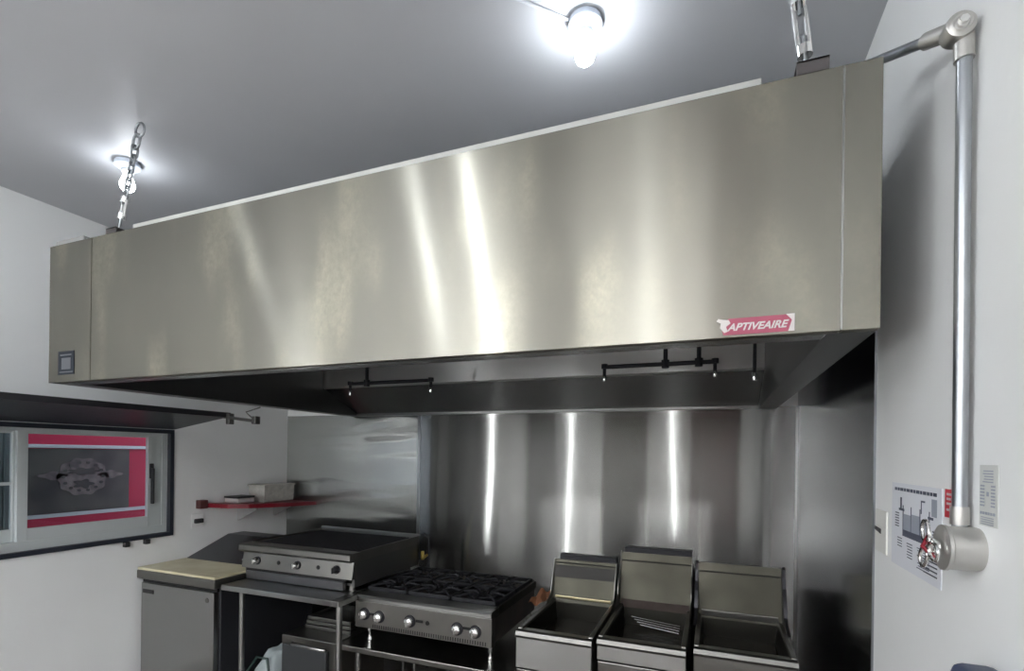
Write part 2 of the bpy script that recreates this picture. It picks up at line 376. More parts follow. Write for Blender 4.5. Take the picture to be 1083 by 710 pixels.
b = nb(); prism(b, [(.160, 1.9215), (.1735, 1.9215), (.1735, 1.9625), (.155, 1.9625), (.168, 1.948)], 'y', HY0 - .0022, HY0 - .0017); obj('torn_edge', b, stick_w, st); b = nb()
prism(b, [(.002, 1.957), (.012, 1.951), (.010, 1.940), (.020, 1.927), (.028, 1.930), (.024, 1.942), (.034, 1.950), (.030, 1.958), (.016, 1.960), (.006, 1.963)], 'y', HY0 - .0022, HY0 - .0017); obj('torn_edge', b, stick_w, st)
b = text_bm('APTIVEAIRE', .0245, .35, .0007, .0003)
xs = [v.co.x for v in b.verts]; x0, x1 = min(xs), max(xs)
for v in b.verts:
    x, y, z = v.co; v.co = (.026 + (x - x0) / (x1 - x0) * .136, HY0 - .0024 + z, 1.9315 + y)
obj('lettering', b, stick_w, st)

# fire suppression pipes inside the hood
def pipes(label, hx0, hx1, z, ups, drops, y=2.7):
    t = thing('suppression_pipe', label, 'pipe', ((hx0 + hx1) / 2, y, HZ1 - .02), 'fire suppression pipes under the hood')
    del t['group']
    b = nb(); tube(b, [(hx0, y, z), (hx1, y, z)], .011, 10); obj('header_pipe', b, black, t, True)
    for x in ups: b = nb(); tube(b, [(x, y, z), (x, y, HZ1 - .022)], .011, 10); lathe(b, (x, y, z - .02), (0, 0, 1), [(0, 0), (.018, 0), (.02, .04), (0, .04)], 12); obj('riser', b, black, t, True)
    for x in drops:
        b = nb(); tube(b, [(x, y, z + .012), (x, y, z - .045)], .009, 10); lathe(b, (x, y, z - .01), (0, 0, 1), [(0, 0), (.017, .002), (.017, .025), (0, .027)], 12); n = obj('nozzle_drop', b, black, t, True)
        b = nb(); lathe(b, (x, y, z - .075), (0, 0, 1), [(0, 0), (.008, .0), (.011, .01), (.011, .03), (.006, .034), (0, .036)], 14); obj('nozzle', b, chrome, n, True)
pipes('black suppression pipe with nozzles under the left end of the hood', -2.20, -1.60, 2.065, (-2.07,), (-2.20, -1.60))
pipes('black suppression pipe with nozzles under the right end of the hood', -.545, -.0, 2.09, (-.235, -.075), (-.545, .0))
t = thing('suppression_nozzle', 'lone chrome nozzle hanging in the right end of the hood', 'nozzle', (.176, 2.7, 2.5))
obj('drop_pipe', tube(nb(), [(.176, 2.7, 2.5), (.176, 2.7, 2.03)], .008, 10), black, t, True)
obj('nozzle', lathe(nb(), (.176, 2.7, 1.99), (0, 0, 1), [(0, 0), (.010, 0), (.013, .012), (.013, .034), (.006, .04), (0, .042)], 14), chrome, t, True)

# hood hangers
def bracket(label, x0, x1, z1, y0=1.375, y1=1.46):
    t = thing('hanger_bracket', label, 'bracket', ((x0 + x1) / 2, (y0 + y1) / 2, HZ1))
    obj('foot', box(nb(), x0, x1, y0, y1, HZ1, HZ1 + .006, .001), steel_b, t)
    obj('angle', box(nb(), x0, x1, y0, y0 + .006, HZ1, z1, .001), mat('bracket_steel', (.11, .10, .10), .5, .5), t)
    obj('top_leg', box(nb(), x0, x1, y0, y1 - .03, z1 - .006, z1, .001), mat('bracket_steel', (.11, .10, .10), .5, .5), t)
    return t
bracket('dark angle bracket on the right end of the hood top', .172, .240, 2.562)
bracket('small dark bracket on the hood top under the left chain', -2.40, -2.335, 2.553)
b = nb(); box(b, -2.76, -2.56, 1.38, 1.50, HZ1, HZ1 + .026, .004); prism(b, [(-2.58, HZ1), (-2.50, HZ1), (-2.58, HZ1 + .022)], 'y', 1.39, 1.48)
tag(obj('metal_strap', b, mat('grey_strap', (.33, .33, .33), .5, .4)), 'flat grey metal strap on the left corner of the hood top', 'strap')
def link_bm(c, d, n, L, W, r):
    """stadium link centred at c, long along d, flat side facing n"""
    d = Vector(d).normalized(); n = Vector(n); n = (n - d * n.dot(d)).normalized(); s = d.cross(n); pts = []
    R = W / 2; h = L / 2 - R
    for k in range(9): a = PI * k / 8; pts.append(Vector(c) + s * R * math.cos(a) + d * (h + R * math.sin(a)))
    for k in range(9): a = PI + PI * k / 8; pts.append(Vector(c) + s * R * math.cos(a) + d * (-h + R * math.sin(a)))
    return tube(nb(), pts, r, 8, True)
def turnbuckle(parent, c, d, L):
    d = Vector(d).normalized(); c = Vector(c); s = d.cross(Vector((0, 1, 0))).normalized(); b = nb()
    for k in (-1, 1): tube(b, [c + s * .012 * k - d * L / 2, c + s * .012 * k + d * L / 2], .0055, 8)
    for k in (-1, 1): tube(b, [c + d * (L / 2 * k - .012), c + d * (L / 2 * k + .012)], .017, 12)
    obj('body', b, chrome, parent, True)
    for k in (-1, 1):
        b = nb(); tube(b, [c + d * k * L * .2, c + d * k * (L / 2 + .04)], .005, 8); obj('eye_bolt', b, galv, parent, True)
ch = thing('hanger_chain', 'steel chain hanging from a ceiling hook to the left end of the hood', 'chain', (-2.236, 1.404, ZC))
A = Vector((-2.236, 1.404, ZC - .01)); B = Vector((-2.355, 1.40, 2.555)); d = (B - A).normalized()
b = nb(); tube(b, [A + Vector((.028 * math.cos(a), 0, -.028 + .028 * math.sin(a))) for a in [PI / 2 + 2 * PI * k / 16 for k in range(16)]], .005, 8, True); obj('ceiling_hook', b, galv, ch, True)
sizes = [(.062, .040, .0055), (.05, .032, .005), (.044, .024, .0045)]
p = .05; i = 0
while p < .30:
    L, W, r = sizes[min(i, 2)]
    obj('link', link_bm(A + d * (p + L / 2 - .006), d, (0, 1, 0) if i % 2 == 0 else (1, .35, 0), L, W, r), galv, ch, True)
    p += L - 2.6 * r; i += 1
turnbuckle(ch, A + d * .35, d, .07)
b = nb(); tube(b, [A + d * .40, B], .004, 8); obj('tail_wire', b, galv, ch, True)
tb = thing('turnbuckle', 'shiny turnbuckle rod rising from the right bracket to the ceiling', 'turnbuckle', (.196, 1.40, 2.56))
d2 = Vector((.150 - .196, 0, .40)).normalized(); c2 = Vector((.196, 1.40, 2.56))
turnbuckle(tb, c2 + d2 * .105, d2, .13)
tube(b := nb(), [c2 + d2 * .02, c2 + d2 * .0], .004, 8); obj('lower_hook', b, galv, tb, True)
p = .2; i = 0
while p < .42:
    obj('link', link_bm(c2 + d2 * (p + .02), d2, (0, 1, 0) if i % 2 else (1, .2, 0), .044, .024, .0045), galv, tb, True); p += .032; i += 1

# ================================================================ lamps
def lamp(x, y, strength, label, group=None):
    t = thing('ceiling_bulb_lamp', label, 'lamp', (x, y, ZC), group)
    b = nb(); lathe(b, (x, y, ZC), (0, 0, -1), [(0, 0), (.050, 0), (.052, .012), (.054, .02), (.048, .026), (.034, .030), (.026, .036), (.024, .046), (0, .046)], 40)
    obj('lamp_holder', b, porcelain, t, True)
    b = nb(); lathe(b, (x, y, ZC - .046), (0, 0, -1), [(0, 0), (.013, 0), (.014, .012), (.022, .03), (.030, .052), (.031, .066), (.027, .080), (.017, .090), (.008, .094), (0, .095)], 32)
    obj('bulb', b, bulb_mat(strength), t, True)
    return t
lamp(*LAMPS[0], 'bare lit bulb in a round ceiling holder above the middle of the hood')
lamp(*LAMPS[1], 'bare lit bulb in a round ceiling holder behind the hanging chain')
for L, q in zip(LAMPS[2:], ('left of the close pair', 'right of the close pair', 'nearest the left wall', 'nearest the right wall')):
    lamp(*L, 'bare lit bulb on the ceiling in front of the hood, ' + q, 'bulbs over the front of the room')
for (p, n, q) in TUBES:
    t = thing('wall_light_tube', 'upright light tube on the ' + q, 'lamp', (*p, .5), 'upright light tubes out of the frame')
    ex, ey = p[0] + n[0] * .045, p[1] + n[1] * .045
    for z in (.50, 1.90):
        obj('end_cap', box(nb(), min(p[0], ex) - .016 * abs(n[1]), max(p[0], ex) + .016, min(p[1], ey) - .016 * abs(n[0]), max(p[1], ey) + .016, z, z + .04, .003), porcelain, t)
    obj('tube', cyl(nb(), (ex, ey, .54), (ex, ey, 1.90), .012, 16), mat('lit_tube', (1, 1, 1), .5, emit=TUBE, ecol=(.95, .98, 1)), t, True)
for (x, y) in FILL_PANELS:
    t = thing('added_fill_panel', 'unseen fill light panel added on the ceiling behind the viewer, ' + ('left one' if x < -1.5 else 'right one'), 'light panel', (x, y, ZC), 'fill panels added behind the viewer')
    obj('frame', box(nb(), x - .62, x + .62, y - .32, y + .32, ZC - .02, ZC, .003), white_wall, t)
    obj('diffuser', box(nb(), x - .59, x + .59, y - .29, y + .29, ZC - .024, ZC - .0202), mat('fill_diffuser', (1, 1, 1), .5, emit=FILL_PANEL, ecol=(.97, .98, 1)), t)
b = nb(); tube(b, [(-.90, .98, ZC - .006), (-.568, 1.415, ZC - .006), (-.44, 1.545, ZC - .006)], .005, 8)
tag(obj('ceiling_cable', b, mat('cable_sheath', (.62, .64, .68), .4)), 'thin pale cable along the ceiling to the middle bulb', 'cable')

# ================================================================ right wall: conduit, pull station, papers
cx, cy_ = XR - .022, 1.246
cn = thing('conduit', 'galvanised conduit running from the hood top down the right wall', 'conduit', (cx, cy_, 1.50))
obj('vertical_pipe', tube(nb(), [(cx, cy_, 2.44), (cx + .002, cy_, 1.49)], .0125, 20), galv, cn, True)
b = nb(); lathe(b, (cx - .012, cy_ - .03, 2.458), (0, 1, 0), [(0, 0), (.010, 0), (.012, .003), (.016, .003), (.018, .006), (.024, .008), (.025, .014), (.025, .042), (.022, .047), (0, .05)], 28)
e = obj('corner_pulley', b, castal, cn, True)
b = nb(); lathe(b, (cx - .012, cy_ - .036, 2.458), (0, 1, 0), [(0, 0), (.008, 0), (.009, .006), (.009, .008), (0, .008)], 6); obj('pulley_nut', b, chrome, e)
b = nb(); tube(b, [(cx - .001, cy_, 2.45), (cx, cy_, 2.40)], .0165, 16); obj('lower_coupling', b, castal, cn, True)
p1 = Vector((cx - .02, cy_ + .005, 2.465)); p2 = Vector((.35, 1.50, 2.60)); p3 = p1 + (p2 - p1).normalized() * .075
obj('upper_coupling', tube(nb(), [p1, p3], .0165, 16), castal, cn, True)
p4 = Vector((.32, 1.56, 2.63))
obj('branch_pipe', tube(nb(), [p1, p4], .011, 16), galv, cn, True)
b = nb(); tube(b, [(cx + .002, cy_, 1.53), (cx + .002, cy_, 1.495)], .0155, 16); obj('bottom_connector', b, castal, cn, True)
ps = thing('pull_station', 'round cast metal box with looped pull handle at the foot of the conduit', 'pull station', (XR, 1.225, 1.41))
C0 = Vector((XR, 1.222, 1.452)); dx = Vector((-1, 0, 0))
obj('housing', lathe(nb(), C0, dx, [(0, 0), (.040, 0), (.0415, .004), (.0415, .048), (.0435, .050), (.0435, .056), (.039, .058), (0, .058)], 40), castal, ps, True)
hub = obj('handle_hub', lathe(nb(), C0, dx, [(.0, .060), (.016, .062), (.016, .072), (.010, .078), (0, .079)], 20), chrome, ps, True)
for a in (70, 190, 310):
    a = math.radians(a); c = C0 + Vector((-.078, math.cos(a) * .030, math.sin(a) * .030))
    u = Vector((0, math.cos(a), math.sin(a)))
    obj('handle_loop', link_bm(c, u, (1, 0, 0), .042, .031, .0036), chrome, ps, True)
b = nb(); tube(b, [C0 + Vector((-.070, -.01, -.02)), C0 + Vector((-.086, .0, .0)), C0 + Vector((-.072, .012, .02))], .004, 8); obj('red_seal', b, red, ps, True)
# poster
X = XR - .0015
po = thing('instruction_poster', 'white instruction poster with sink diagram on the right wall', 'poster', (XR, 1.55, 1.33))
obj('sheet', box(nb(), X, XR, 1.384, 1.72, 1.335, 1.557), paper, po)
b = nb()
def ln(bm, y0, y1, z0, z1, d=.0007): box(bm, X - d, X - .0002, y0, y1, z0, z1)
y = 1.695
while y > 1.41:
    wd = random.uniform(.012, .03); ln(b, max(1.40, y - wd), y, 1.537, 1.545); y -= wd + .005
for k in range(4):
    for j in range(3): ln(b, 1.405, 1.405 + .085 - random.random() * .03, 1.385 - k * .010 - j * .0, 1.388 - k * .010)
for k in range(9): ln(b, 1.45 + .075 * 0, 1.53 - random.random() * .02, 1.404 - k * .006, 1.406 - k * .006)
for k in range(6): ln(b, 1.56, 1.60 - random.random() * .01, 1.404 - k * .007, 1.4065 - k * .007)
for k in range(4): ln(b, 1.635, 1.67, 1.41 - k * .007, 1.4125 - k * .007)
for k in range(6): ln(b, 1.66, 1.69, 1.475 - k * .007, 1.478 - k * .007)
for k in range(6): ln(b, 1.405, 1.435, 1.455 - k * .007, 1.458 - k * .007)
obj('print_lines', b, ink, po)
b = nb(); ln(b, 1.45, 1.63, 1.42, 1.437, .0010)
for y in (1.45, 1.508, 1.568, 1.626): ln(b, y, y + .004, 1.43, 1.50, .0010)
ln(b, 1.43, 1.46, 1.482, 1.488, .001); ln(b, 1.62, 1.66, 1.485, 1.491, .001)
ln(b, 1.64, 1.65, 1.488, 1.52, .001); ln(b, 1.50, 1.504, 1.49, 1.52, .001); ln(b, 1.48, 1.504, 1.518, 1.522, .001)
obj('sink_outline', b, ink, po)
b = nb(); ln(b, 1.454, 1.508, 1.437, 1.475); ln(b, 1.512, 1.568, 1.437, 1.482); ln(b, 1.572, 1.626, 1.437, 1.478); ln(b, 1.41, 1.44, 1.49, 1.53)
obj('sink_fill', b, inkm, po)
rs = thing('warning_sticker', 'small red sticker with white marks between poster and conduit', 'sticker', (XR, 1.34, 1.5))
obj('backing', box(nb(), X, XR, 1.315, 1.370, 1.498, 1.558), mat('red_sticker', (.55, .02, .04), .5), rs)
b = nb()
for k, z in enumerate((1.545, 1.535, 1.525, 1.512)): ln(b, 1.335 + .004 * (k % 2), 1.36, z, z + .005)
obj('white_marks', b, stick_w, rs)
cs = thing('notice_label', 'pale grey printed label right of the conduit', 'label', (XR, 1.19, 1.5))
obj('backing', box(nb(), X + .001, XR, 1.150, 1.218, 1.50, 1.612), mat('clear_label', (.60, .61, .58), .4), cs)
b = nb()
for k in range(5): ln(b, 1.165, 1.205 - random.random() * .01, 1.60 - k * .005, 1.602 - k * .005)
for k in range(7):
    ln(b, 1.158, 1.172, 1.572 - k * .006, 1.575 - k * .006); ln(b, 1.196, 1.212, 1.572 - k * .006, 1.575 - k * .006)
ln(b, 1.18, 1.188, 1.555, 1.563)
for k in range(6): ln(b, 1.157 + k * .0095, 1.164 + k * .0095, 1.521, 1.526)
for k in range(4): ln(b, 1.162, 1.208, 1.515 - k * .004, 1.5165 - k * .004)
obj('print_lines', b, inkm, cs)
sw = thing('switch_plate', 'white wall switch plate beside the steel panel edge', 'switch', (XR, 1.80, 1.34))
obj('plate', box(nb(), XR - .006, XR, 1.755, 1.86, 1.345, 1.47, .003), mat('switch_white', (.72, .72, .68), .4), sw)
b = nb(); prism(b, [(XR - .006, 1.40), (XR - .006, 1.415), (XR - .020, 1.424), (XR - .022, 1.416)], 'y', 1.80, 1.812); obj('toggle', b, blackp, sw)
dp = thing('wall_dispenser', 'blue-grey plastic dispenser low on the right wall at the frame edge', 'dispenser', (XR, 1.1, .95))
b = nb(); box(b, XR - .07, XR, 1.00, 1.15, .98, 1.262, .018, 4); obj('body', b, bluep, dp, True)
b = nb(); box(b, XR - .076, XR - .065, 1.03, 1.12, 1.0, 1.05, .003); obj('push_bar', b, blackp, dp)
# small black wall plug on the left wall
wp = thing('wall_outlet', 'small black outlet on the left wall under the red shelf', 'outlet', (XL, 2.61, 1.08))
obj('plate', box(nb(), XL, XL + .006, 2.565, 2.66, 1.06, 1.165, .003), white_wall, wp)
obj('socket', box(nb(), XL + .006, XL + .03, 2.582, 2.645, 1.095, 1.128, .006), blackp, wp)

# ================================================================ red shelf with box and packet
rsf = thing('corner_shelf', 'red shelf in the left back corner above the griddle', 'shelf', (XL, 3.0, 1.15))
SH = 1.20
def tilt(y): return SH + .035 * (3.45 - y) / .8
b = nb(); Aa = []
for (x, y) in ((XL, 2.66), (XL + .20, 2.70), (XL + .29, 2.80), (XL + .325, 3.0), (XL + .33, YB - .006), (XL, YB - .006)):
    Aa.append((x, y))
top = [b.verts.new((x, y, tilt(y))) for x, y in Aa]; bot = [b.verts.new((x, y, tilt(y) - .03)) for x, y in Aa]
b.faces.new(top); b.faces.new(bot[::-1])
for i in range(6): b.faces.new((top[i], bot[i], bot[(i + 1) % 6], top[(i + 1) % 6]))
obj('board', b, red, rsf)
obj('end_clamp', box(nb(), XL, XL + .05, 2.60, 2.66, 1.20, 1.262, .004), mat('brown_clamp', (.10, .03, .03), .5), rsf)
for y in (2.95, 3.3):
    b = nb(); prism(b, [(XL, 1.08), (XL + .015, 1.08), (XL + .2, 1.17), (XL + .2, 1.185), (XL, 1.185)], 'y', y, y + .012); obj('bracket', b, mat('shelf_bracket', (.5, .5, .5), .4, .5), rsf)
tb_ = thing('plastic_tub', 'cloudy rectangular plastic tub standing on the red shelf', 'tub', (-3.33, 3.18, 1.215))
z0 = tilt(3.03) + .001
b = nb(); prism(b, [(-3.445, z0), (-3.29, z0), (-3.28, z0 + .125), (-3.455, z0 + .125)], 'y', 3.03, 3.33); obj('body', b, tub_m, tb_)
obj('lid', box(nb(), -3.46, -3.275, 3.02, 3.34, z0 + .125, z0 + .138, .003), tub_m, tb_)
pk = thing('food_packet', 'small dark and white packet lying left of the tub on the red shelf', 'packet', (-3.38, 2.86, 1.22))
z1 = tilt(2.80) + .001
obj('packet_body', box(nb(), -3.44, -3.30, 2.80, 2.95, z1, z1 + .035, .008), stick_w, pk)
obj('packet_top', box(nb(), -3.445, -3.30, 2.80, 2.955, z1 + .035, z1 + .05, .004), blackp, pk)

# ================================================================ prep table (undercounter fridge) at the left wall
PX0, PX1, PY0 = XL + .012, -2.768, 2.19
pt = thing('prep_fridge', 'undercounter steel prep fridge with sloping lid against the left wall', 'fridge', ((PX0 + PX1) / 2, 2.6, 0))
obj('cabinet', box(nb(), PX0, PX1, PY0 + .05, 3.0, .08, .79, .004), mat('fridge_side', (.03, .031, .036), .4, .3), pt)
obj('worktop', box(nb(), PX0, PX1 + .004, PY0, 2.53, .79, .845, .006), steel_d, pt)
obj('back_box', box(nb(), PX0, PX1, 2.53, 3.0, .79, .86, .003), steel_d, pt)
dr = obj('door', box(nb(), PX0 + .03, PX1 - .015, PY0 + .012, PY0 + .049, .12, .765, .004), steel, pt)
obj('gasket', box(nb(), PX0 + .02, PX1 - .01, PY0 + .03, PY0 + .055, .765, .79), slot_m, pt)
obj('maker_plate', box(nb(), PX0 + .05, PX0 + .15, PY0 + .008, PY0 + .012, .70, .725, .001), blackp, dr)
obj('badge', lathe(nb(), (PX1 - .07, PY0 + .012, .715), (0, -1, 0), [(0, 0), (.016, 0), (.014, .003), (0, .004)], 20), steel_d, dr, True)
b = nb(); prism(b, [(2.53, .86), (2.86, .985), (3.0, .985), (3.0, .86)], 'x', PX0, PX1); obj('sloping_lid', b, mat('lid_steel', (.14, .145, .16), .38, 1), pt)
b = nb(); tube(b, [(PX1 - .2, 2.56, .885), (PX1 - .05, 2.56, .885)], .006, 8); obj('lid_handle', b, steel, pt, True)
cb = tag(obj('cutting_board', box(nb(), PX0 + .004, PX1 + .002, PY0 + .004, 2.52, .8455, .862, .003), board_m), 'worn cream cutting board on top of the prep fridge', 'cutting board')

# ================================================================ griddle table and griddle
GX0, GX1, GY0, GY1 = -2.755, -1.905, 2.36, 3.08
gt = thing('equipment_table', 'low steel table carrying the griddle', 'table', (-2.32, 2.6, 0))
b = nb(); box(b, -2.74, -1.91, 2.215, 3.15, .785, .818, .005); b2 = b; box(b2, -1.912, -1.865, 2.215, 2.378, .785, .818, .004); obj('tabletop', b, steel, gt)
for (x, y) in ((-2.63, 2.27), (-1.905, 2.27), (-2.63, 3.08), (-2.02, 3.08)):
    b = nb(); tube(b, [(x, y, .785), (x, y, .02)], .0165, 14); lathe(b, (x, y, 0), (0, 0, 1), [(0, 0), (.022, 0), (.022, .02), (.0165, .03)], 14); obj('leg', b, steel, gt, True)
gr = thing('griddle', 'countertop gas griddle with black cooking top on the left steel table', 'griddle', (-2.33, 2.7, .818))
for (x, y) in ((GX0 + .05, GY0 + .08), (GX1 - .05, GY0 + .08), (GX0 + .05, GY1 - .06), (GX1 - .05, GY1 - .06)):
    obj('foot', lathe(nb(), (x, y, .818), (0, 0, 1), [(0, 0), (.02, 0), (.016, .04), (0, .04)], 14), steel_d, gr, True)
b = nb(); box(b, GX0 + .002, GX0 + .02, GY0 + .04, GY1, .845, 1.0); box(b, GX1 - .02, GX1 - .002, GY0 + .04, GY1, .845, 1.0); box(b, GX0 + .002, GX1 - .002, GY1 - .02, GY1, .845, 1.0)
box(b, GX0 + .02, GX1 - .02, GY0 + .06, GY1 - .02, .845, .86)
obj('body', b, mat('griddle_side', (.17, .17, .165), .4, .9), gr)
b = nb(); prism(b, [(GY0 + .06, .893), (GY0 + .012, .893), (GY0 + .03, .99), (GY0 + .06, .99)], 'x', GX0, GX1); fp = obj('control_panel', b, steel_d, gr)
b = nb(); prism(b, [(GY0 + .05, .992), (GY0 - .002, .994), (GY0 - .010, 1.006), (GY0 - .008, 1.036), (GY0 + .006, 1.044), (GY0 + .09, 1.042), (GY0 + .09, .992)], 'x', GX0 - .002, GX1 + .002); obj('front_ledge', b, steel_d, gr)
obj('cooking_top', box(nb(), GX0 + .004, GX1 - .004, GY0 + .09, GY1, 1.0, 1.030), black, gr)
b = nb()
k = GX0 + .03
while k < GX1 - .03:
    box(b, k, k + .012, GY0 + .10, GY1 - .04, 1.030, 1.038, .001); k += .026
obj('grate', b, iron, gr)
for x in (GX0, GX1 - .006): obj('side_rail', box(nb(), x, x + .006, GY0 + .09, GY1, .99, 1.046), steel_d, gr)
b = nb(); box(b, GX0, GX1, GY1 - .012, GY1, 1.0, 1.055, .002); tube(b, [(GX0 - .0, GY1 + .0, 1.058), (GX1 + .005, GY1 + .0, 1.052)], .007, 10); obj('backguard', b, steel, gr)
obj('tray_slot', box(nb(), GX0 + .02, GX1 - .06, GY0 + .03, GY0 + .06, .872, .893), slot_m, gr)
obj('grease_tray', box(nb(), GX0 + .03, GX1 - .07, GY0 + .02, GY0 + .05, .822, .872, .003), mat('tray_dark', (.16, .16, .165), .35, .9), gr)
def dial(p, parent, r=.021, m=chrome, ring=black, nrm=(0, -1, 0)):
    k = obj('knob', lathe(nb(), p, nrm, [(0, .006), (r, .006), (r * .95, .026), (r * .6, .034), (0, .035)], 22), m, parent, True)
    n = Vector(nrm).normalized(); b = nb(); q = Vector(p) + n * .034
    box(b, q.x - .004, q.x + .004, q.y - .009, q.y + .006, q.z - r * .85, q.z + r * .85, .002); obj('grip', b, m, k)
    obj('bezel', lathe(nb(), p, nrm, [(0, 0), (r * 1.35, 0), (r * 1.3, .006), (0, .0065)], 22), ring, k, True)
    return k
for x, m in ((-2.63, chrome), (-2.31, chrome), (-2.02, blackp)): dial((x, GY0 + .02, .942), fp, .019, m)
for x in (-2.46, -2.155): obj('pilot_hole', lathe(nb(), (x, GY0 + .021, .942), (0, -1, 0), [(0, 0), (.013, 0), (.012, .003), (0, .0035)], 18), slot_m, fp, True)
gv = thing('gas_valve', 'small gas pipe with brass valve behind the range', 'valve', (-1.90, 3.12, .8))
obj('riser_pipe', tube(nb(), [(-1.885, 3.18, .10), (-1.885, 3.18, 1.02), (-1.93, 3.18, 1.045)], .011, 12), black, gv, True)
b = nb(); tube(b, [(-1.885, 3.155, .90), (-1.88, 3.10, .89)], .010, 10); box(b, -1.89, -1.87, 3.08, 3.10, .88, .94, .003); obj('valve_body', b, yellow, gv, True)

# ================================================================ range stand and six-burner range
RX0, RX1, RY0, RY1 = -1.90, -1.047, 2.40, 3.10
rt_ = thing('equipment_stand', 'low steel stand carrying the six burner range', 'table', (-1.45, 2.7, 0))
obj('tabletop', box(nb(), -1.99, -.90, 2.36, 3.14, .492, .525, .005), steel_d, rt_)
for (x, y) in ((-1.875, 2.40), (-.95, 2.40), (-1.94, 3.10), (-.95, 3.10)):
    b = nb(); tube(b, [(x, y, .495), (x, y, .0)], .0165, 14); obj('leg', b, steel, rt_, True)
ra = thing('gas_range', 'six burner countertop gas range with black cast iron grates', 'range', (-1.47, 2.75, .525))
for (x, y) in ((RX0 + .06, RY0 + .06), (RX1 - .03, RY0 + .06), (RX0 + .06, RY1 - .06), (RX1 - .03, RY1 - .06)):
    obj('leg', lathe(nb(), (x, y, .525), (0, 0, 1), [(0, 0), (.016, 0), (.017, .02), (.013, .03), (.013, .06), (.018, .07), (.018, .105), (0, .105)], 16), chrome, ra, True)
b = nb(); box(b, RX0 + .01, RX0 + .02, RY0 + .05, RY1, .63, .80); box(b, RX1 - .02, RX1 - .01, RY0 + .05, RY1, .63, .80); box(b, RX0 + .01, RX1 - .01, RY1 - .01, RY1, .63, .80); box(b, RX0 + .02, RX1 - .02, RY0 + .05, RY1 - .01, .66, .675)
obj('body', b, mat('range_side', (.12, .115, .11), .4, .8, mottle=(.2, 5, (1, 1, 1), (.2, .17, .15))), ra)
cp = obj('control_panel', box(nb(), RX0, RX1, RY0, RY0 + .05, .625, .775, .003), steel_d, ra)
b = nb(); prism(b, [(RY0 + .09, .776), (RY0 - .004, .776), (RY0 - .016, .784), (RY0 - .016, .80), (RY0 - .006, .812), (RY0 + .09, .815)], 'x', RX0 - .003, RX1 + .003); obj('front_ledge', b, steel, ra)
b = nb(); x = RX0 + .12
while x < RX1 - .03: box(b, x, x + .006, RY0 - .001, RY0 + .002, .632, .652); x += .0145
obj('vent_slots', b, slot_m, cp)
for x, z in ((-1.835, .705), (-1.735, .700), (-1.535, .702), (-1.245, .700), (-1.14, .698)): dial((x, RY0, z), cp, .026, chrome)
for x in (-1.785, -1.475, -1.19): obj('pilot_hole', box(nb(), x - .022, x + .022, RY0 - .004, RY0 + .001, .702, .716, .002), slot_m, cp)
obj('sensor_hole', lathe(nb(), (-1.425, RY0, .705), (0, -1, 0), [(0, 0), (.012, 0), (.011, .003), (0, .0035)], 16), slot_m, cp, True)
obj('drip_tray', box(nb(), RX0 + .02, RX1 - .02, RY0 + .09, RY1 - .01, .74, .75), iron, ra)
for x in (RX0, RX1 - .01): obj('side_rail', box(nb(), x, x + .01, RY0 + .05, RY1, .77, .815), steel_g, ra)
gw, gd = (RX1 - RX0 - .02) / 3, (RY1 - RY0 - .11) / 2
for i in range(3):
    for j in range(2):
        x0 = RX0 + .01 + i * gw; y0 = RY0 + .095 + j * gd; x1, y1 = x0 + gw - .006, y0 + gd - .006; mx, my = (x0 + x1) / 2, (y0 + y1) / 2
        b = nb(); zt = .842; t_ = .013
        for (a0, a1, c0, c1) in ((x0, x1, y0, y0 + t_), (x0, x1, y1 - t_, y1), (x0, x0 + t_, y0, y1), (x1 - t_, x1, y0, y1)): box(b, a0, a1, c0, c1, zt - .028, zt - .006, .003)
        for a in range(8):
            an = a * PI / 4 + PI / 8 * 0; ca, sa = math.cos(an), math.sin(an)
            R = (gw / 2 - .008) if a % 2 == 0 and abs(ca) > .5 else (gd / 2 - .008) if a % 2 == 0 else gw / 2 * 1.25
            tube(b, [(mx + ca * .035, my + sa * .035, zt - .012), (mx + ca * R * .5, my + sa * R * .5, zt), (mx + ca * R, my + sa * R, zt - .010)], .0075, 6)
        tube(b, [(mx + math.cos(2 * PI * k / 16) * .085, my + math.sin(2 * PI * k / 16) * .085, zt - .012) for k in range(16)], .006, 6, True)
        obj('grate', b, iron, ra)
        obj('burner', lathe(nb(), (mx, my, .75), (0, 0, 1), [(0, 0), (.03, 0), (.032, .02), (.048, .03), (.048, .045), (.03, .05), (0, .05)], 20), iron, ra, True)

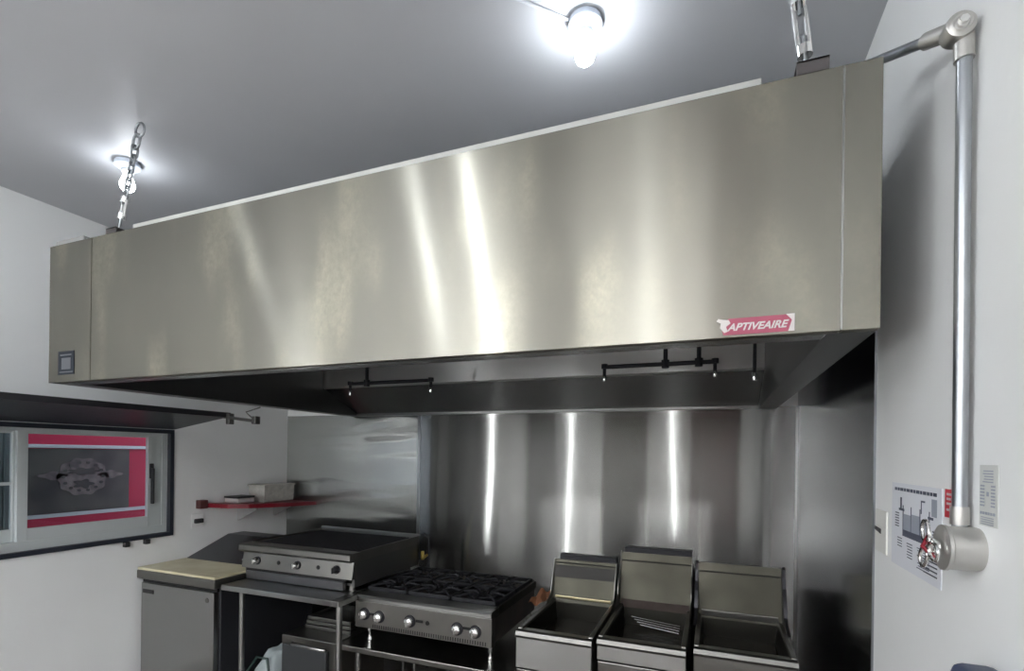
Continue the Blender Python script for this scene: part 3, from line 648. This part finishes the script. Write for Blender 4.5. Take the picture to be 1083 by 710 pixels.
# ================================================================ holding cabinet, trays, bag under the griddle table
hc = thing('holding_cabinet', 'small steel cabinet with a dark door under the griddle table', 'cabinet', (-2.2, 2.6, 0))
obj('cabinet', box(nb(), -2.415, -2.015, 2.37, 2.85, .04, .518, .004), steel_d, hc)
dd = obj('door', box(nb(), -2.39, -2.06, 2.345, 2.369, .08, .47, .004), mat('door_dark', (.09, .095, .10), .35, .7), hc)
b = nb(); tube(b, [(-2.30, 2.335, .49), (-2.29, 2.325, .492), (-2.07, 2.325, .487), (-2.06, 2.335, .485)], .011, 10); obj('handle', b, steel, hc, True)
for (x, y) in ((-2.38, 2.40), (-2.05, 2.40), (-2.38, 2.82), (-2.05, 2.82)): obj('foot', lathe(nb(), (x, y, 0), (0, 0, 1), [(0, 0), (.018, 0), (.015, .04), (0, .04)], 12), blackp, hc, True)
for k in range(3):
    zz = .519 + k * .028
    b = nb(); box(b, -2.36 + k * .01, -2.03, 2.52, 2.84, zz, zz + .004); box(b, -2.37 + k * .01, -2.02, 2.51, 2.525, zz, zz + .022, .003); box(b, -2.37 + k * .01, -2.36 + k * .01, 2.51, 2.85, zz, zz + .022); box(b, -2.03, -2.02, 2.51, 2.85, zz, zz + .022)
    tag(obj('sheet_tray', b, steel_d), ['steel tray on the holding cabinet, bottom of the stack', 'steel tray on the holding cabinet, middle of the stack', 'steel tray on the holding cabinet, top of the stack'][k], 'tray', 'trays on the holding cabinet')
b = nb()
bmesh.ops.create_icosphere(b, subdivisions=4, radius=1)
for v in b.verts:
    n = v.co.normalized(); k = 1 + .06 * math.sin(7 * n.x + 5 * n.z) + .05 * math.sin(11 * n.y + 3 * n.x)
    v.co = Vector((-2.535 + n.x * .10 * k, 2.50 + n.y * .22 * k, .20 + n.z * .195 * k))
    v.co.z = max(v.co.z, .0)
tag(obj('plastic_bag', b, bag_m, None, True), 'full pale plastic bag on the floor between fridge and holding cabinet', 'bag')
tag(obj('hose', tube(nb(), [(-2.66, 2.30, .02), (-2.62, 2.30, .28), (-2.56, 2.32, .375), (-2.50, 2.34, .365), (-2.45, 2.31, .28), (-2.44, 2.30, .02)], .008, 8), hose_m, None, True), 'thin dark hose looping over the pale bag', 'hose')

# ================================================================ three fryers
def fryer(label, x0, x1, y0, yb, zt, ztop, panelz, kind):
    t = thing('deep_fryer', label, 'fryer', ((x0 + x1) / 2, (y0 + yb) / 2, 0), None)
    r = .022
    b = nb(); box(b, x0 + .004, x1 - .004, y0 + .03, yb, .12, .55); box(b, x0 + .004, x0 + .012, y0 + .03, yb, .5, zt - .02); box(b, x1 - .012, x1 - .004, y0 + .03, yb, .5, zt - .02); box(b, x0 + .004, x1 - .004, yb - .01, yb, .5, zt)
    obj('cabinet', b, steel_d, t)
    obj('front_panel', box(nb(), x0, x1, y0 + .004, y0 + .03, panelz, zt - .03, .003), steel_d if kind == 3 else steel, t)
    dr = obj('door', box(nb(), x0 + .002, x1 - .002, y0 + .01, y0 + .03, .14, panelz - .008, .003), steel_d, t)
    obj('handle', box(nb(), x0 + .1, x1 - .1, y0 - .012, y0 + .01, panelz - .07, panelz - .05, .003), steel, dr)
    # bullnose ledge at the front and raised side rims
    b = nb(); prism(b, [(y0 + .07, zt - .035), (y0 + .0, zt - .032), (y0 - .006, zt - .02), (y0 + .002, zt - .004), (y0 + .02, zt), (y0 + .07, zt - .006)], 'x', x0, x1)
    obj('front_ledge', b, steel_d, t)
    for (a, c) in ((x0, x0 + r), (x1 - r, x1)):
        obj('side_rim', box(nb(), a, c, y0 + .03, yb, zt - .035, zt + .004, .004), steel_d, t)
    # tank
    b = nb(); X0, X1, Y0, Y1 = x0 + r, x1 - r, y0 + .07, yb - .06
    i0, i1, j0, j1, zb = X0 + .03, X1 - .03, Y0 + .05, Y1 - .02, zt - .22
    v = [b.verts.new(p) for p in ((X0, Y0, zt - .012), (X1, Y0, zt - .012), (X1, Y1, zt - .012), (X0, Y1, zt - .012), (i0, j0, zb), (i1, j0, zb), (i1, j1, zb), (i0, j1, zb))]
    for f in ((0, 4, 5, 1), (1, 5, 6, 2), (2, 6, 7, 3), (3, 7, 4, 0), (4, 7, 6, 5)): b.faces.new([v[q] for q in f])
    bmesh.ops.recalc_face_normals(b, faces=b.faces[:])
    obj('tank', b, mat('tank_steel', (.03, .029, .025), .4, 1), t)  # near-black colour carries the shade inside the tank
    f_ = .085 / .208
    obj('oil_surface', box(nb(), X0 + .03 * f_, X1 - .03 * f_, Y0 + .05 * f_, Y1 - .02 * f_, zt - .101, zt - .097), mat('dark_oil', (.012, .010, .008), .12), t)
    # splash back, slightly leaning
    b = nb(); prism(b, [(Y1, zt - .03), (Y1 + .012, zt - .03), (yb - .002, ztop), (yb - .016, ztop)], 'x', x0 + .004, x1 - .004); sb = obj('splash_back', b, steel_g, t)
    def onback(z): return Y1 + (yb - .016 - Y1) * (z - zt + .03) / (ztop - zt + .03)
    b = nb(); zz = ztop - (.045 if kind != 1 else .02); y_ = onback(zz); box(b, x0 + .006, x1 - .006, y_ - .006, y_ + .004, zz, zz + .005); obj('fold_line', b, slot_m, sb)
    if kind == 1:
        z0_, z1_ = ztop - .095, ztop - .03
        b = nb(); prism(b, [(onback(z0_) - .003, z0_), (onback(z1_) - .003, z1_), (onback(z1_) + .01, z1_), (onback(z0_) + .01, z0_)], 'x', x0 + .006, x1 - .006); obj('flue_opening', b, mat('flue_dark', (.02, .018, .015), .6, 0), sb)
        b = nb(); z2 = zt + .01; box(b, x0 + .02, x1 - .02, onback(z2) - .014, onback(z2), z2, z2 + .014, .003); obj('basket_hanger', b, mat('oiled_bar', (.48, .42, .26), .3, 1), t)
    if kind == 2:
        z0_, z1_ = zt - .02, zt + .03
        b = nb(); prism(b, [(onback(z0_) - .002, z0_), (onback(z1_) - .002, z1_), (onback(z1_) + .004, z1_), (onback(z0_) + .004, z0_)], 'x', x0 + .01, x1 - .01); obj('burnt_stain', b, steel_b, sb)
        for k in range(4):
            b = nb(); tube(b, [(X0 + .05 + k * .02, Y1 - .03 - k * .04, zt - .05), (X1 - .03, Y1 - .05 - k * .038, zt - .065)], .0035, 6); obj('basket_rod', b, chrome, t, True)
    if kind == 3:
        b = nb(); z2 = zt + .0; box(b, x0 + .02, x1 - .02, onback(z2) - .010, onback(z2), z2, z2 + .03, .003); obj('basket_hanger', b, steel_d, t)
    if kind in (1, 2):
        b = nb(); box(b, x0 + (.03 if kind == 1 else .02), x1 - .002, yb - .012, yb + .05, ztop - .004, ztop + .028, .003); obj('flue_cap', b, black, t)
    # curved side wings of the splash back
    for (a, c, s) in ((x0, x0 + .003, 0), (x1 - .003, x1, 1)):
        if kind == 1: w_ = [(yb, zt), (yb, ztop), (yb - .02, ztop), (Y1 - .03, zt + .04), (Y1 - .10, zt)]
        else: w_ = [(yb, zt), (yb, ztop + .004), (yb - .015, ztop + .008), (yb - .03, ztop - .004), (yb - .03, ztop - .04), (yb - .05, ztop - .09), (yb - .09, ztop - .13), (yb - .11, ztop - .17), (yb - .12, ztop - .21), (yb - .17, zt + .02), (yb - .25, zt)]
        b = nb()
        if kind == 3: a, c = (a - .012, c) if s == 0 else (a, c + .012)
        prism(b, w_, 'x', a, c); obj('side_wing', b, steel_d if kind != 3 else mat('wing_dark', (.05, .05, .055), .4, .8), t)
    for (x, y) in ((x0 + .04, y0 + .06), (x1 - .04, y0 + .06), (x0 + .04, yb - .05), (x1 - .04, yb - .05)):
        obj('leg', lathe(nb(), (x, y, 0), (0, 0, 1), [(0, 0), (.02, 0), (.022, .06), (.026, .12), (0, .12)], 14), steel_d, t, True)
    return t
fryer('leftmost deep fryer, narrow, with dark flue slot and black cap', -.832, -.482, 2.18, 2.80, .82, 1.035, .65, 1)
fryer('middle deep fryer with tall greasy splash back, black cap and brown burnt stain', -.468, -.098, 2.225, 2.85, .82, 1.095, .725, 2)
fryer('rightmost deep fryer with wavy side edges and no cap', -.070, .318, 2.275, 2.83, .82, 1.078, .66, 3)
b = nb()
g = [[b.verts.new((-.905 + i * .012 + .002 * math.sin(j * 2), 2.55 + j * .03 + .004 * math.sin(i * 3), .836 + .012 * math.sin(i * 1.3 + j) + .006 * j / 2)) for i in range(7)] for j in range(8)]
for j in range(7):
    for i in range(6): b.faces.new((g[j][i], g[j][i + 1], g[j + 1][i + 1], g[j + 1][i]))
ex = bmesh.ops.solidify(b, geom=b.faces[:], thickness=.008)
tag(obj('cleaning_cloth', b, cloth_o, None, True), 'orange brown rag draped on the left rim of the leftmost fryer', 'cloth')

for o in list(bpy.data.objects):
    if '_o' in o: del o['_o']
